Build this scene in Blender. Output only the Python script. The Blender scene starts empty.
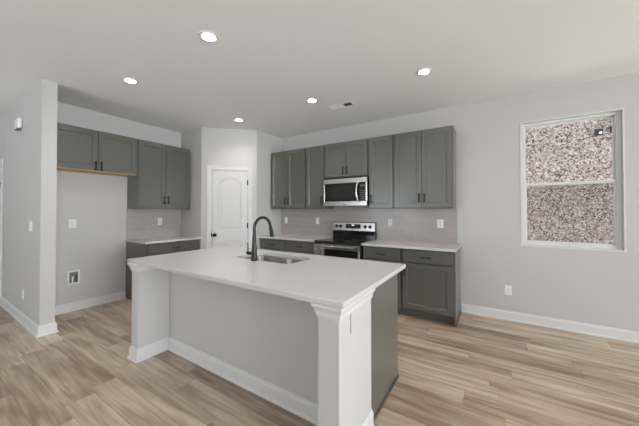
import bpy, bmesh, math, random
from mathutils import Vector, Matrix
random.seed(7)
C = bpy.context.scene.collection
SC = bpy.context.scene
R = math.radians
PI = math.pi

# ------------------------------------------------------------------ camera
cam_d = bpy.data.cameras.new('camera')
cam = bpy.data.objects.new('camera', cam_d)
C.objects.link(cam)
cam.location = (0, 0, 1.361)
cam.rotation_euler = (R(90 + 0.69), 0, R(32.33))
cam_d.sensor_width = 36
cam_d.lens = 36 * 269.87 / 639
cam_d.shift_y = -(213 - 207.87) / 639
cam_d.clip_start = 0.05
SC.camera = cam

# ------------------------------------------------------------------ world, sun, daylight, exposure
SC.view_settings.view_transform = 'Standard'
SC.view_settings.look = 'None'
SC.view_settings.gamma = 1.0
SC.view_settings.use_curve_mapping = False
SC.view_settings.exposure = 0.0

w = bpy.data.worlds.new('sky')
SC.world = w
w.use_nodes = True
bg = w.node_tree.nodes['Background']
bg.inputs[0].default_value = (0.86, 0.93, 1.0, 1)
bg.inputs[1].default_value = 1.0

sun_d = bpy.data.lights.new('sun', 'SUN')
sun_d.energy = 50
sun_d.angle = R(1)
sun_d.color = (0.84, 0.93, 1.0)
sun = bpy.data.objects.new('sun', sun_d)
C.objects.link(sun)
sun.rotation_euler = (0, R(50), R(-0.1))

def daylight(name, loc, rot, sx, sy, power, col=(0.86, 0.94, 1.0), spread=PI):
    d = bpy.data.lights.new(name, 'AREA')
    d.shape = 'RECTANGLE'
    d.size, d.size_y = sx, sy
    d.energy = power
    d.color = col
    d.spread = spread
    o = bpy.data.objects.new(name, d)
    C.objects.link(o)
    o.location = loc
    o.rotation_euler = rot
    return o
# area lamps added for daylight from unseen openings behind and beside the camera
daylight('daylight_patio', (6.9, -0.6, 1.5), (0, R(80), 0), 1.6, 4.0, 188, spread=R(115))  # spread narrowed to favour the fridge alcove wall
daylight('fill_rear', (-4.0, -4.5, 1.4), (R(90 + 45), 0, 0), 2.4, 1.8, 70)  # added fill, aimed upward to lift the ceiling and stub wall

# ------------------------------------------------------------------ materials
def mat(name, col, rough=0.5, metal=0.0, spec=0.5, emit=None, es=0.0):
    m = bpy.data.materials.new(name)
    m.use_nodes = True
    b = m.node_tree.nodes['Principled BSDF']
    b.inputs['Base Color'].default_value = (*col, 1)
    b.inputs['Roughness'].default_value = rough
    b.inputs['Metallic'].default_value = metal
    b.inputs['Specular IOR Level'].default_value = spec
    if emit:
        b.inputs['Emission Color'].default_value = (*emit, 1)
        b.inputs['Emission Strength'].default_value = es
    return m

def N(m, t, x=0, y=0, **kw):
    n = m.node_tree.nodes.new(t)
    for k, v in kw.items():
        setattr(n, k, v)
    return n
def LK(m, a, b):
    m.node_tree.links.new(a, b)
def bsdf(m):
    return m.node_tree.nodes['Principled BSDF']

def noise_mat(name, c1, c2, scale, rough=0.5, metal=0.0, spec=0.5, bump=0.0, stretch=(1, 1, 1), bscale=None):
    m = mat(name, c1, rough, metal, spec)
    tc = N(m, 'ShaderNodeTexCoord')
    mp = N(m, 'ShaderNodeMapping')
    mp.inputs['Scale'].default_value = stretch
    LK(m, tc.outputs['Object'], mp.inputs[0])
    nz = N(m, 'ShaderNodeTexNoise')
    nz.inputs['Scale'].default_value = scale
    nz.inputs['Detail'].default_value = 4
    LK(m, mp.outputs[0], nz.inputs['Vector'])
    mx = N(m, 'ShaderNodeMix', data_type='RGBA')
    mx.inputs[6].default_value = (*c1, 1)
    mx.inputs[7].default_value = (*c2, 1)
    LK(m, nz.outputs[0], mx.inputs[0])
    LK(m, mx.outputs[2], bsdf(m).inputs['Base Color'])
    if bump:
        bp = N(m, 'ShaderNodeBump')
        bp.inputs['Strength'].default_value = bump
        bp.inputs['Distance'].default_value = 0.002
        nz2 = N(m, 'ShaderNodeTexNoise')
        nz2.inputs['Scale'].default_value = bscale or scale
        nz2.inputs['Detail'].default_value = 3
        LK(m, mp.outputs[0], nz2.inputs['Vector'])
        LK(m, nz2.outputs[0], bp.inputs['Height'])
        LK(m, bp.outputs[0], bsdf(m).inputs['Normal'])
    return m

WALL = noise_mat('wall_paint', (0.555, 0.545, 0.535), (0.565, 0.555, 0.545), 3, 0.7, 0, 0.25, 0.12, bscale=160)
CEIL = noise_mat('ceiling_paint', (0.875, 0.885, 0.885), (0.885, 0.895, 0.895), 3, 0.85, 0, 0.15, 0.15, bscale=120)
TRIM = noise_mat('white_trim_paint', (0.69, 0.69, 0.685), (0.70, 0.70, 0.695), 5, 0.38, 0, 0.4)
DOORW = noise_mat('white_door_paint', (0.67, 0.665, 0.66), (0.68, 0.675, 0.67), 5, 0.4, 0, 0.4)
CAB = noise_mat('grey_green_cabinet_paint', (0.104, 0.104, 0.090), (0.110, 0.110, 0.096), 4, 0.30, 0, 0.6, 0.04, bscale=60)
bsdf(CAB).inputs['Coat Weight'].default_value = 0.5
bsdf(CAB).inputs['Coat Roughness'].default_value = 0.22
BIRCH = noise_mat('raw_birch', (0.62, 0.40, 0.22), (0.70, 0.48, 0.28), 8, 0.6, 0, 0.3, stretch=(1, 8, 1))
BLACK = noise_mat('black_metal', (0.008, 0.008, 0.008), (0.010, 0.010, 0.010), 30, 0.45, 0.0, 0.25)
FAUC = noise_mat('dark_gunmetal', (0.03, 0.03, 0.03), (0.04, 0.039, 0.038), 30, 0.28, 0.8, 0.5)
STEEL = noise_mat('brushed_steel', (0.46, 0.445, 0.42), (0.52, 0.50, 0.48), 40, 0.26, 1.0, 0.5, stretch=(1, 60, 60))
SINKM = noise_mat('sink_steel', (0.33, 0.315, 0.30), (0.40, 0.385, 0.37), 40, 0.24, 1.0, 0.5, stretch=(40, 40, 1))
GLOSS = noise_mat('black_glass', (0.010, 0.010, 0.010), (0.012, 0.012, 0.012), 10, 0.06, 0, 0.5)
BLKP = noise_mat('black_enamel', (0.014, 0.014, 0.014), (0.018, 0.018, 0.018), 20, 0.25, 0, 0.5)
SMOKE = noise_mat('smoked_door_glass', (0.018, 0.018, 0.018), (0.022, 0.021, 0.021), 12, 0.08, 0, 0.5)
PLATE = noise_mat('white_plastic', (0.82, 0.82, 0.80), (0.83, 0.83, 0.81), 20, 0.35, 0, 0.5)
SLOT = mat('socket_slot', (0.25, 0.25, 0.25), 0.5)
GREYP = noise_mat('grey_plastic', (0.17, 0.17, 0.17), (0.2, 0.2, 0.2), 20, 0.5)
VINYL = noise_mat('white_vinyl', (0.70, 0.72, 0.70), (0.71, 0.73, 0.71), 6, 0.35, 0, 0.45)
VENTW = noise_mat('white_vent_metal', (0.88, 0.88, 0.87), (0.89, 0.89, 0.88), 8, 0.45, 0, 0.4)
DUCT = mat('duct_dark', (0.05, 0.05, 0.05), 0.7)
BRASS = noise_mat('brass_valve', (0.5, 0.36, 0.16), (0.55, 0.4, 0.2), 20, 0.3, 1.0)
LAMP = mat('lamp_glow', (1, 1, 1), 0.5, emit=(1.0, 0.97, 0.93), es=55)
LED = mat('display_digits', (0.1, 0.1, 0.1), 0.5, emit=(0.8, 0.95, 1.0), es=1.2)
ENAM = mat('faint_marking', (0.10, 0.10, 0.10), 0.4)

# quartz with fine flecks
def quartz():
    m = mat('quartz', (0.7, 0.69, 0.67), 0.16, 0, 0.5)
    tc = N(m, 'ShaderNodeTexCoord')
    n1 = N(m, 'ShaderNodeTexNoise'); n1.inputs['Scale'].default_value = 5; n1.inputs['Detail'].default_value = 6
    v = N(m, 'ShaderNodeTexVoronoi'); v.inputs['Scale'].default_value = 120
    LK(m, tc.outputs['Object'], n1.inputs['Vector']); LK(m, tc.outputs['Object'], v.inputs['Vector'])
    r1 = N(m, 'ShaderNodeValToRGB')
    r1.color_ramp.elements[0].position = 0.35; r1.color_ramp.elements[0].color = (0.600, 0.580, 0.562, 1)
    r1.color_ramp.elements[1].position = 0.7; r1.color_ramp.elements[1].color = (0.625, 0.605, 0.588, 1)
    LK(m, n1.outputs[0], r1.inputs[0])
    wn = N(m, 'ShaderNodeSeparateColor'); LK(m, v.outputs['Color'], wn.inputs[0])
    gt = N(m, 'ShaderNodeMath', operation='GREATER_THAN'); gt.inputs[1].default_value = 0.94
    LK(m, wn.outputs[0], gt.inputs[0])
    sc = N(m, 'ShaderNodeMath', operation='MULTIPLY'); sc.inputs[1].default_value = 0.35
    LK(m, gt.outputs[0], sc.inputs[0])
    mx = N(m, 'ShaderNodeMix', data_type='RGBA')
    mx.inputs[7].default_value = (0.52, 0.5, 0.48, 1)
    LK(m, sc.outputs[0], mx.inputs[0]); LK(m, r1.outputs[0], mx.inputs[6])
    LK(m, mx.outputs[2], bsdf(m).inputs['Base Color'])
    return m
QUARTZ = quartz()

# long vinyl planks running along X
def planks():
    m = mat('oak_planks', (0.4, 0.3, 0.22), 0.33, 0, 0.5)
    tc = N(m, 'ShaderNodeTexCoord')
    sp = N(m, 'ShaderNodeSeparateXYZ'); LK(m, tc.outputs['Object'], sp.inputs[0])
    def M(op, a, b=None, c=None):
        n = N(m, 'ShaderNodeMath', operation=op)
        for i, q in enumerate((a, b, c)):
            if q is None: continue
            if isinstance(q, (int, float)): n.inputs[i].default_value = q
            else: LK(m, q, n.inputs[i])
        return n.outputs[0]
    W, LN = 0.168, 1.22
    yy = M('DIVIDE', M('ADD', sp.outputs[1], 20 * W - 2.50), W)
    row = M('FLOOR', yy)
    fy = M('FRACT', yy)
    wn = N(m, 'ShaderNodeTexWhiteNoise', noise_dimensions='1D'); LK(m, row, wn.inputs['W'])
    xx = M('DIVIDE', M('ADD', sp.outputs[0], M('MULTIPLY', wn.outputs[0], 7.3)), LN)
    colm = M('FLOOR', xx)
    fx = M('FRACT', xx)
    cb = N(m, 'ShaderNodeCombineXYZ'); LK(m, row, cb.inputs[0]); LK(m, colm, cb.inputs[1])
    w2 = N(m, 'ShaderNodeTexWhiteNoise', noise_dimensions='2D'); LK(m, cb.outputs[0], w2.inputs['Vector'])
    # grain coordinates, shifted per plank
    off = N(m, 'ShaderNodeVectorMath', operation='SCALE'); off.inputs['Scale'].default_value = 37.0
    LK(m, w2.outputs['Color'], off.inputs[0])
    ad = N(m, 'ShaderNodeVectorMath', operation='ADD')
    LK(m, tc.outputs['Object'], ad.inputs[0]); LK(m, off.outputs[0], ad.inputs[1])
    mp = N(m, 'ShaderNodeMapping'); mp.inputs['Scale'].default_value = (0.75, 10, 1); LK(m, ad.outputs[0], mp.inputs[0])
    g1 = N(m, 'ShaderNodeTexNoise'); g1.inputs['Scale'].default_value = 1.6; g1.inputs['Detail'].default_value = 5
    g1.inputs['Distortion'].default_value = 1.1
    LK(m, mp.outputs[0], g1.inputs['Vector'])
    mp2 = N(m, 'ShaderNodeMapping'); mp2.inputs['Scale'].default_value = (2, 70, 1); LK(m, ad.outputs[0], mp2.inputs[0])
    g2 = N(m, 'ShaderNodeTexNoise'); g2.inputs['Scale'].default_value = 1.5; g2.inputs['Detail'].default_value = 3
    LK(m, mp2.outputs[0], g2.inputs['Vector'])
    mp3 = N(m, 'ShaderNodeMapping'); mp3.inputs['Scale'].default_value = (1.6, 5, 1); LK(m, ad.outputs[0], mp3.inputs[0])
    g3 = N(m, 'ShaderNodeTexNoise'); g3.inputs['Scale'].default_value = 1.1; g3.inputs['Detail'].default_value = 2
    LK(m, mp3.outputs[0], g3.inputs['Vector'])
    t = M('ADD', M('MULTIPLY', w2.outputs[0], 0.21), M('MULTIPLY', g1.outputs[0], 0.62))
    t = M('ADD', t, M('MULTIPLY', g2.outputs[0], 0.20))
    t = M('ADD', t, M('MULTIPLY', g3.outputs[0], 0.40))
    t = M('SUBTRACT', t, 0.175)
    rp = N(m, 'ShaderNodeValToRGB')
    e = rp.color_ramp.elements
    e[0].position = 0.22; e[0].color = (0.135, 0.088, 0.056, 1)
    e[1].position = 0.85; e[1].color = (0.76, 0.65, 0.52, 1)
    k = e.new(0.42); k.color = (0.30, 0.214, 0.148, 1)
    k = e.new(0.60); k.color = (0.52, 0.415, 0.31, 1)
    LK(m, t, rp.inputs[0])
    # seams
    s1 = M('LESS_THAN', fy, 0.014)
    s2 = M('LESS_THAN', fx, 0.0022)
    sm = M('MULTIPLY', M('MAXIMUM', s1, s2), 0.55)
    mx = N(m, 'ShaderNodeMix', data_type='RGBA'); mx.inputs[7].default_value = (0.09, 0.06, 0.04, 1)
    LK(m, sm, mx.inputs[0]); LK(m, rp.outputs[0], mx.inputs[6])
    LK(m, mx.outputs[2], bsdf(m).inputs['Base Color'])
    rg = M('ADD', M('MULTIPLY', g2.outputs[0], 0.12), 0.27)
    LK(m, rg, bsdf(m).inputs['Roughness'])
    bp = N(m, 'ShaderNodeBump'); bp.inputs['Strength'].default_value = 0.15; bp.inputs['Distance'].default_value = 0.001
    LK(m, M('SUBTRACT', g2.outputs[0], sm), bp.inputs['Height'])
    LK(m, bp.outputs[0], bsdf(m).inputs['Normal'])
    return m
FLOORM = planks()

# tiles: (u axis, v axis) as 0/1/2 component indexes
def tile_mat(name, ua, c1, c2, grout, bw=0.305, rh=0.1016):
    m = mat(name, c1, 0.22, 0, 0.5)
    tc = N(m, 'ShaderNodeTexCoord')
    sp = N(m, 'ShaderNodeSeparateXYZ'); LK(m, tc.outputs['Object'], sp.inputs[0])
    cb = N(m, 'ShaderNodeCombineXYZ'); LK(m, sp.outputs[ua], cb.inputs[0]); LK(m, sp.outputs[2], cb.inputs[1])
    mp = N(m, 'ShaderNodeMapping'); mp.inputs['Location'].default_value = (20, -0.914 + 0.1016 * 20, 0)
    LK(m, cb.outputs[0], mp.inputs[0])
    br = N(m, 'ShaderNodeTexBrick'); br.offset = 0.5
    br.inputs['Color1'].default_value = (*c1, 1); br.inputs['Color2'].default_value = (*c2, 1)
    br.inputs['Mortar'].default_value = (*grout, 1)
    br.inputs['Scale'].default_value = 1.0
    br.inputs['Mortar Size'].default_value = 0.0022
    br.inputs['Mortar Smooth'].default_value = 0.1
    br.inputs['Brick Width'].default_value = bw
    br.inputs['Row Height'].default_value = rh
    LK(m, mp.outputs[0], br.inputs['Vector'])
    LK(m, br.outputs['Color'], bsdf(m).inputs['Base Color'])
    bp = N(m, 'ShaderNodeBump'); bp.invert = True; bp.inputs['Strength'].default_value = 0.25; bp.inputs['Distance'].default_value = 0.002
    LK(m, br.outputs['Fac'], bp.inputs['Height']); LK(m, bp.outputs[0], bsdf(m).inputs['Normal'])
    return m
TILEX = tile_mat('taupe_wall_tile_long', 0, (0.405, 0.36, 0.338), (0.435, 0.388, 0.365), (0.50, 0.46, 0.44))
TILEY = tile_mat('taupe_wall_tile_short', 1, (0.405, 0.36, 0.338), (0.435, 0.388, 0.365), (0.50, 0.46, 0.44))

# speckled tumbled brick of the neighbouring house
def speckle():
    m = mat('speckled_brick', (0.6, 0.5, 0.45), 0.85, 0, 0.2)
    tc = N(m, 'ShaderNodeTexCoord')
    sp = N(m, 'ShaderNodeSeparateXYZ'); LK(m, tc.outputs['Object'], sp.inputs[0])
    cb = N(m, 'ShaderNodeCombineXYZ'); LK(m, sp.outputs[0], cb.inputs[0]); LK(m, sp.outputs[2], cb.inputs[1])
    br = N(m, 'ShaderNodeTexBrick'); br.offset = 0.5
    br.inputs['Scale'].default_value = 1.0
    br.inputs['Brick Width'].default_value = 0.20; br.inputs['Row Height'].default_value = 0.072
    br.inputs['Mortar Size'].default_value = 0.006
    br.inputs['Color1'].default_value = (0.26, 0.19, 0.165, 1); br.inputs['Color2'].default_value = (0.36, 0.30, 0.27, 1)
    br.inputs['Mortar'].default_value = (0.44, 0.42, 0.40, 1)
    LK(m, cb.outputs[0], br.inputs['Vector'])
    v = N(m, 'ShaderNodeTexVoronoi'); v.inputs['Scale'].default_value = 42
    mp = N(m, 'ShaderNodeMapping'); mp.inputs['Scale'].default_value = (1.15, 1, 1.0)
    LK(m, tc.outputs['Object'], mp.inputs[0]); LK(m, mp.outputs[0], v.inputs['Vector'])
    sc = N(m, 'ShaderNodeSeparateColor'); LK(m, v.outputs['Color'], sc.inputs[0])
    rp = N(m, 'ShaderNodeValToRGB')
    e = rp.color_ramp.elements
    e[0].position = 0.0; e[0].color = (0.035, 0.02, 0.016, 1)
    e[1].position = 1.0; e[1].color = (0.78, 0.70, 0.64, 1)
    k = e.new(0.14); k.color = (0.08, 0.048, 0.04, 1)
    k = e.new(0.22); k.color = (0.29, 0.215, 0.18, 1)
    k = e.new(0.6); k.color = (0.42, 0.345, 0.30, 1)
    LK(m, sc.outputs[0], rp.inputs[0])
    mx = N(m, 'ShaderNodeMix', data_type='RGBA'); mx.inputs[0].default_value = 0.85
    LK(m, br.outputs['Color'], mx.inputs[6]); LK(m, rp.outputs[0], mx.inputs[7])
    LK(m, mx.outputs[2], bsdf(m).inputs['Base Color'])
    return m
SPECK = speckle()
GRASS = noise_mat('pale_gravel', (0.30, 0.29, 0.285), (0.38, 0.37, 0.36), 12, 0.9, 0, 0.1)

def glass_mat():
    m = bpy.data.materials.new('window_glass'); m.use_nodes = True
    nt = m.node_tree; nt.nodes.clear()
    o = nt.nodes.new('ShaderNodeOutputMaterial'); mx = nt.nodes.new('ShaderNodeMixShader')
    t = nt.nodes.new('ShaderNodeBsdfTransparent'); g = nt.nodes.new('ShaderNodeBsdfGlossy')
    g.inputs['Roughness'].default_value = 0.02
    f = nt.nodes.new('ShaderNodeFresnel'); f.inputs[0].default_value = 1.25
    nt.links.new(f.outputs[0], mx.inputs[0]); nt.links.new(t.outputs[0], mx.inputs[1]); nt.links.new(g.outputs[0], mx.inputs[2])
    nt.links.new(mx.outputs[0], o.inputs[0])
    return m
GLASS = glass_mat()
def screen_mat():
    m = bpy.data.materials.new('insect_mesh'); m.use_nodes = True
    nt = m.node_tree; nt.nodes.clear()
    o = nt.nodes.new('ShaderNodeOutputMaterial'); mx = nt.nodes.new('ShaderNodeMixShader')
    t = nt.nodes.new('ShaderNodeBsdfTransparent'); g = nt.nodes.new('ShaderNodeBsdfDiffuse')
    g.inputs[0].default_value = (0.09, 0.06, 0.055, 1)
    mx.inputs[0].default_value = 0.24
    nt.links.new(t.outputs[0], mx.inputs[1]); nt.links.new(g.outputs[0], mx.inputs[2])
    nt.links.new(mx.outputs[0], o.inputs[0])
    return m
SCREEN = screen_mat()

# ------------------------------------------------------------------ mesh helpers
def add_box(bm, x0, x1, y0, y1, z0, z1, bev=0.0, seg=1):
    b = bmesh.new()
    bmesh.ops.create_cube(b, size=1.0)
    for v in b.verts:
        v.co = Vector(((x0 + x1) / 2 + v.co.x * (x1 - x0), (y0 + y1) / 2 + v.co.y * (y1 - y0), (z0 + z1) / 2 + v.co.z * (z1 - z0)))
    if bev > 0:
        bmesh.ops.bevel(b, geom=b.edges[:], offset=bev, segments=seg, affect='EDGES', profile=0.5)
    merge(bm, b)
def merge(bm, b, M=None):
    me = bpy.data.meshes.new('tmp'); b.to_mesh(me); b.free()
    if M is not None: me.transform(M)
    bm.from_mesh(me); bpy.data.meshes.remove(me)
def add_prism(bm, poly, z0, z1):
    """vertical prism over a plan polygon"""
    lo = [bm.verts.new((x, y, z0)) for x, y in poly]
    hi = [bm.verts.new((x, y, z1)) for x, y in poly]
    n = len(poly)
    bm.faces.new(lo[::-1]); bm.faces.new(hi)
    for i in range(n):
        bm.faces.new((lo[i], lo[(i + 1) % n], hi[(i + 1) % n], hi[i]))
def add_lathe(bm, prof, seg=24, M=None, cap=True):
    """prof: list of (r, z) revolved about Z, then transformed by M"""
    b = bmesh.new()
    rings = []
    for r, z in prof:
        rings.append([b.verts.new((r * math.cos(2 * PI * i / seg), r * math.sin(2 * PI * i / seg), z)) for i in range(seg)])
    for a, c in zip(rings, rings[1:]):
        for i in range(seg):
            b.faces.new((a[i], a[(i + 1) % seg], c[(i + 1) % seg], c[i]))
    if cap:
        b.faces.new(rings[0][::-1]); b.faces.new(rings[-1])
    merge(bm, b, M)
def add_tube(bm, pts, rad, seg=12, cap=True):
    """tube through pts; rad a number or a list"""
    pts = [Vector(p) for p in pts]
    n = len(pts)
    rs = rad if isinstance(rad, (list, tuple)) else [rad] * n
    rings = []
    up = None
    for i, p in enumerate(pts):
        t = (pts[min(i + 1, n - 1)] - pts[max(i - 1, 0)]).normalized()
        if up is None:
            up = Vector((0, 0, 1)) if abs(t.z) < 0.9 else Vector((1, 0, 0))
        a = t.cross(up).normalized(); up = a.cross(t).normalized()
        rings.append([bm.verts.new(p + (a * math.cos(2 * PI * k / seg) + up * math.sin(2 * PI * k / seg)) * rs[i]) for k in range(seg)])
    for a, c in zip(rings, rings[1:]):
        for k in range(seg):
            bm.faces.new((a[k], a[(k + 1) % seg], c[(k + 1) % seg], c[k]))
    if cap:
        bm.faces.new(rings[0][::-1]); bm.faces.new(rings[-1])
def add_sweep(bm, path, prof, closed=False, capends=True):
    """sweep profile [(offset to the right of travel, z)] along a plan path with mitres"""
    P = [Vector(p) for p in path]
    n = len(P)
    rows = []
    for i in range(n):
        d0 = (P[i] - P[i - 1]).normalized() if (i > 0 or closed) else None
        d1 = (P[(i + 1) % n] - P[i]).normalized() if (i < n - 1 or closed) else None
        if d0 is None: d0 = d1
        if d1 is None: d1 = d0
        n0 = Vector((d0.y, -d0.x)); n1 = Vector((d1.y, -d1.x))
        m = (n0 + n1); m = m / max(m.dot(n0), 1e-6) if m.length > 1e-6 else n0
        rows.append([bm.verts.new((P[i].x + m.x * o, P[i].y + m.y * o, z)) for o, z in prof])
    k = len(prof)
    rng = range(n if closed else n - 1)
    for i in rng:
        a, c = rows[i], rows[(i + 1) % n]
        for j in range(k):
            bm.faces.new((a[j], c[j], c[(j + 1) % k], a[(j + 1) % k]))
    if not closed and capends:
        bm.faces.new(rows[0]); bm.faces.new(rows[-1][::-1])

def obj(name, bm, m, parent=None, smooth=False, loc=None, rotz=None):
    bmesh.ops.recalc_face_normals(bm, faces=bm.faces[:])
    me = bpy.data.meshes.new(name)
    bm.to_mesh(me); bm.free()
    me.materials.append(m)
    o = bpy.data.objects.new(name, me)
    C.objects.link(o)
    if smooth:
        for p in me.polygons: p.use_smooth = True
        try:
            me.set_sharp_from_angle(angle=R(35))
        except Exception:
            pass
    if parent: o.parent = parent
    if loc: o.location = loc
    if rotz is not None: o.rotation_euler = (0, 0, rotz)
    return o
def tag(o, label=None, cat=None, group=None, kind=None):
    if label: o['label'] = label
    if cat: o['category'] = cat
    if group: o['group'] = group
    if kind: o['kind'] = kind
    return o
def thing(name, label, cat, loc=(0, 0, 0), rotz=0, group=None):
    o = bpy.data.objects.new(name, None); C.objects.link(o)
    o.location = loc; o.rotation_euler = (0, 0, rotz); o.empty_display_size = 0.1
    return tag(o, label, cat, group)
def struct(name, bm, m, label, cat, parent=None):
    o = obj(name, bm, m, parent)
    if parent is None: tag(o, label, cat, None, 'structure')
    return o
def box_obj(name, dims, m, parent=None, bev=0.0, seg=1):
    bm = bmesh.new(); add_box(bm, *dims, bev, seg); return obj(name, bm, m, parent)
def copy_tree(o, parent=None):
    c = o.copy(); C.objects.link(c)
    if parent: c.parent = parent
    for ch in list(o.children): copy_tree(ch, c)
    return c

# ------------------------------------------------------------------ dimensions
H = 2.81
YB = 4.132          # range / window wall
XL = -4.835         # fridge alcove wall
XP = -3.51          # pantry side wall beside the range run
PA = (-3.51, 3.458); PB = (-4.214, 2.843)   # diagonal pantry wall
YH0, YH1, XH = 0.863, 0.988, -4.153         # stub wall
XR, YR, XFAR = 7.0, -4.6, -7.6

# ------------------------------------------------------------------ room shell
bm = bmesh.new(); add_box(bm, XFAR - .2, XR + .2, YR - .2, YB + .16, -0.12, 0)
struct('floor', bm, FLOORM, 'oak look plank floor running through the whole room', 'floor')
bm = bmesh.new(); add_box(bm, XFAR - .2, XR + .2, YR - .2, YB + .16, H, H + 0.1)
struct('ceiling', bm, CEIL, 'flat light grey painted ceiling', 'ceiling')

WX0, WX1, WZ0, WZ1 = 0.314, 1.206, 0.930, 2.453
YO = YB + 0.16
bm = bmesh.new()
add_box(bm, XL - .15, WX0, YB, YO, 0, H)
add_box(bm, WX1, XR + .15, YB, YO, 0, H)
add_box(bm, WX0, WX1, YB, YO, 0, WZ0)
add_box(bm, WX0, WX1, YB, YO, WZ1, H)
struct('wall_back', bm, WALL, 'light greige wall holding the window and the range cabinets', 'wall')

bm = bmesh.new(); add_box(bm, XL - .12, XL, YH1, YB, 0, H)
struct('wall_left', bm, WALL, 'light greige wall of the empty fridge alcove', 'wall')
bm = bmesh.new(); add_box(bm, XFAR, XH, YH0, YH1, 0, H)
struct('wall_hall', bm, WALL, 'stub wall ending beside the fridge alcove, with switch and sensor', 'wall')
bm = bmesh.new(); add_box(bm, XFAR - .15, XFAR, YR, YH0, 0, H)
struct('wall_far', bm, WALL, 'greige end wall of the living area', 'wall')

# pantry walls with the door opening in the diagonal
ux, uy = (PA[0] - PB[0]), (PA[1] - PB[1]); UL = math.hypot(ux, uy); ux /= UL; uy /= UL
def dg(t, off=0.0):          # point on the diagonal, off = distance into the pantry
    return (PB[0] + ux * t - uy * off, PB[1] + uy * t + ux * off)
DT0, DT1, DZ = 0.165, 0.795, 2.085
bm = bmesh.new()
add_prism(bm, [(XL, PB[1]), PB, dg(0, .1), (XL, PB[1] + .1)], 0, H)
add_prism(bm, [PB, dg(DT0), dg(DT0, .1), dg(0.0, .1)], 0, H)
add_prism(bm, [dg(DT1), PA, (PA[0] - .09, PA[1] + .045), dg(DT1, .1)], 0, H)
add_prism(bm, [dg(DT0), dg(DT1), dg(DT1, .1), dg(DT0, .1)], DZ, H)
add_prism(bm, [PA, (XP, YB), (XP - .1, YB), (PA[0] - .09, PA[1] + .045)], 0, H)
struct('wall_pantry', bm, WALL, 'corner pantry walls with a diagonal door face', 'wall')

# living area walls behind and beside the camera with glazed openings
bm = bmesh.new()
add_box(bm, XR, XR + .15, YR, -2.6, 0, H); add_box(bm, XR, XR + .15, 2.6, YB, 0, H)
add_box(bm, XR, XR + .15, -2.6, 2.6, 2.35, H)
struct('wall_right', bm, WALL, 'greige wall with the wide patio opening', 'wall')
bm = bmesh.new()
add_box(bm, XFAR, -5.2, YR - .15, YR, 0, H); add_box(bm, 0.0, XR, YR - .15, YR, 0, H)
add_box(bm, -5.2, 0.0, YR - .15, YR, 0, 0.5); add_box(bm, -5.2, 0.0, YR - .15, YR, 2.4, H)
struct('wall_rear', bm, WALL, 'greige rear wall with a wide picture window opening', 'wall')

# outside
bm = bmesh.new(); add_box(bm, -20, 24, -20, 24, -0.45, -0.3)
struct('ground_outside', bm, GRASS, 'pale gravel ground between the houses', 'ground')
bm = bmesh.new(); add_box(bm, -5, 12, 7.2, 7.5, -0.3, 5.2)
struct('wall_outside', bm, SPECK, 'speckled brick side wall of the house next door', 'wall')
def ext_fix(x0, x1, z0, z1, label):
    t = thing('wall_vent', label, 'vent', ((x0 + x1) / 2, 7.2, z0), 0, None)
    w2, h = (x1 - x0) / 2, z1 - z0
    bm = bmesh.new(); add_box(bm, -w2, w2, -0.075, -0.001, 0, h, 0.006); obj('hood', bm, BLKP, t)
    bm = bmesh.new(); add_box(bm, -w2 * .05, w2 * .7, -0.083, -0.076, h * .18, h * .5, 0.002); obj('flap', bm, PLATE, t)
    return t
ext_fix(1.695, 1.80, 2.80, 2.92, 'small black wall vent with white flap on the speckled brick outside, wholly seen')
ext_fix(1.905, 2.02, 2.82, 2.945, 'black wall vent half hidden by the window frame, on the speckled brick outside')

# ------------------------------------------------------------------ baseboards
BBP = [(0, 0), (0.026, 0), (0.026, 0.010), (0.022, 0.017), (0.015, 0.020), (0.015, 0.088), (0.012, 0.098), (0.0065, 0.104), (0.0065, 0.112), (0.0, 0.114)]
def bb(name, path, label):
    bm = bmesh.new(); add_sweep(bm, path, BBP)
    return struct(name, bm, TRIM, label, 'baseboard')
# travel so that the room lies on the right-hand side
bb('baseboard_back', [(-0.342, YB), (XR, YB)], 'white baseboard under the window')
bb('baseboard_left', [(XL, YH1), (XL, 1.955)], 'white baseboard in the fridge alcove')
bb('baseboard_hall', [(-6.05, YH0), (XH, YH0), (XH, YH1), (XL + .03, YH1)][::1][::-1][::-1], 'white baseboard around the stub wall')

# ------------------------------------------------------------------ pantry door
ang = math.atan2(uy, ux)
dm = thing('door_1', 'white two panel pantry door with arched top panel and black knob', 'door', (PB[0], PB[1], 0), ang)
dm['kind'] = 'structure'
# local frame: x along the wall, -y towards the room
CAS = 0.07
bm = bmesh.new()
for (x0, x1, z0, z1) in ((DT0 - CAS, DT0, 0, DZ + CAS), (DT1, DT1 + CAS, 0, DZ + CAS), (DT0, DT1, DZ, DZ + CAS)):
    add_box(bm, x0, x1, -0.013, -0.001, z0, z1, 0.003)
for (x0, x1, z0, z1) in ((DT0 - CAS, DT0 - CAS + .018, 0, DZ + CAS), (DT1 + CAS - .018, DT1 + CAS, 0, DZ + CAS), (DT0 - CAS + .018, DT1 + CAS - .018, DZ + CAS - .018, DZ + CAS)):
    add_box(bm, x0, x1, -0.019, -0.012, z0, z1, 0.003)
obj('casing', bm, TRIM, dm)
bm = bmesh.new()
add_box(bm, DT0, DT0 + .014, -0.001, .098, 0, DZ); add_box(bm, DT1 - .014, DT1, -0.001, .098, 0, DZ)
add_box(bm, DT0 + .014, DT1 - .014, -0.001, .098, DZ - .014, DZ)
obj('door_frame', bm, TRIM, dm)
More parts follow.
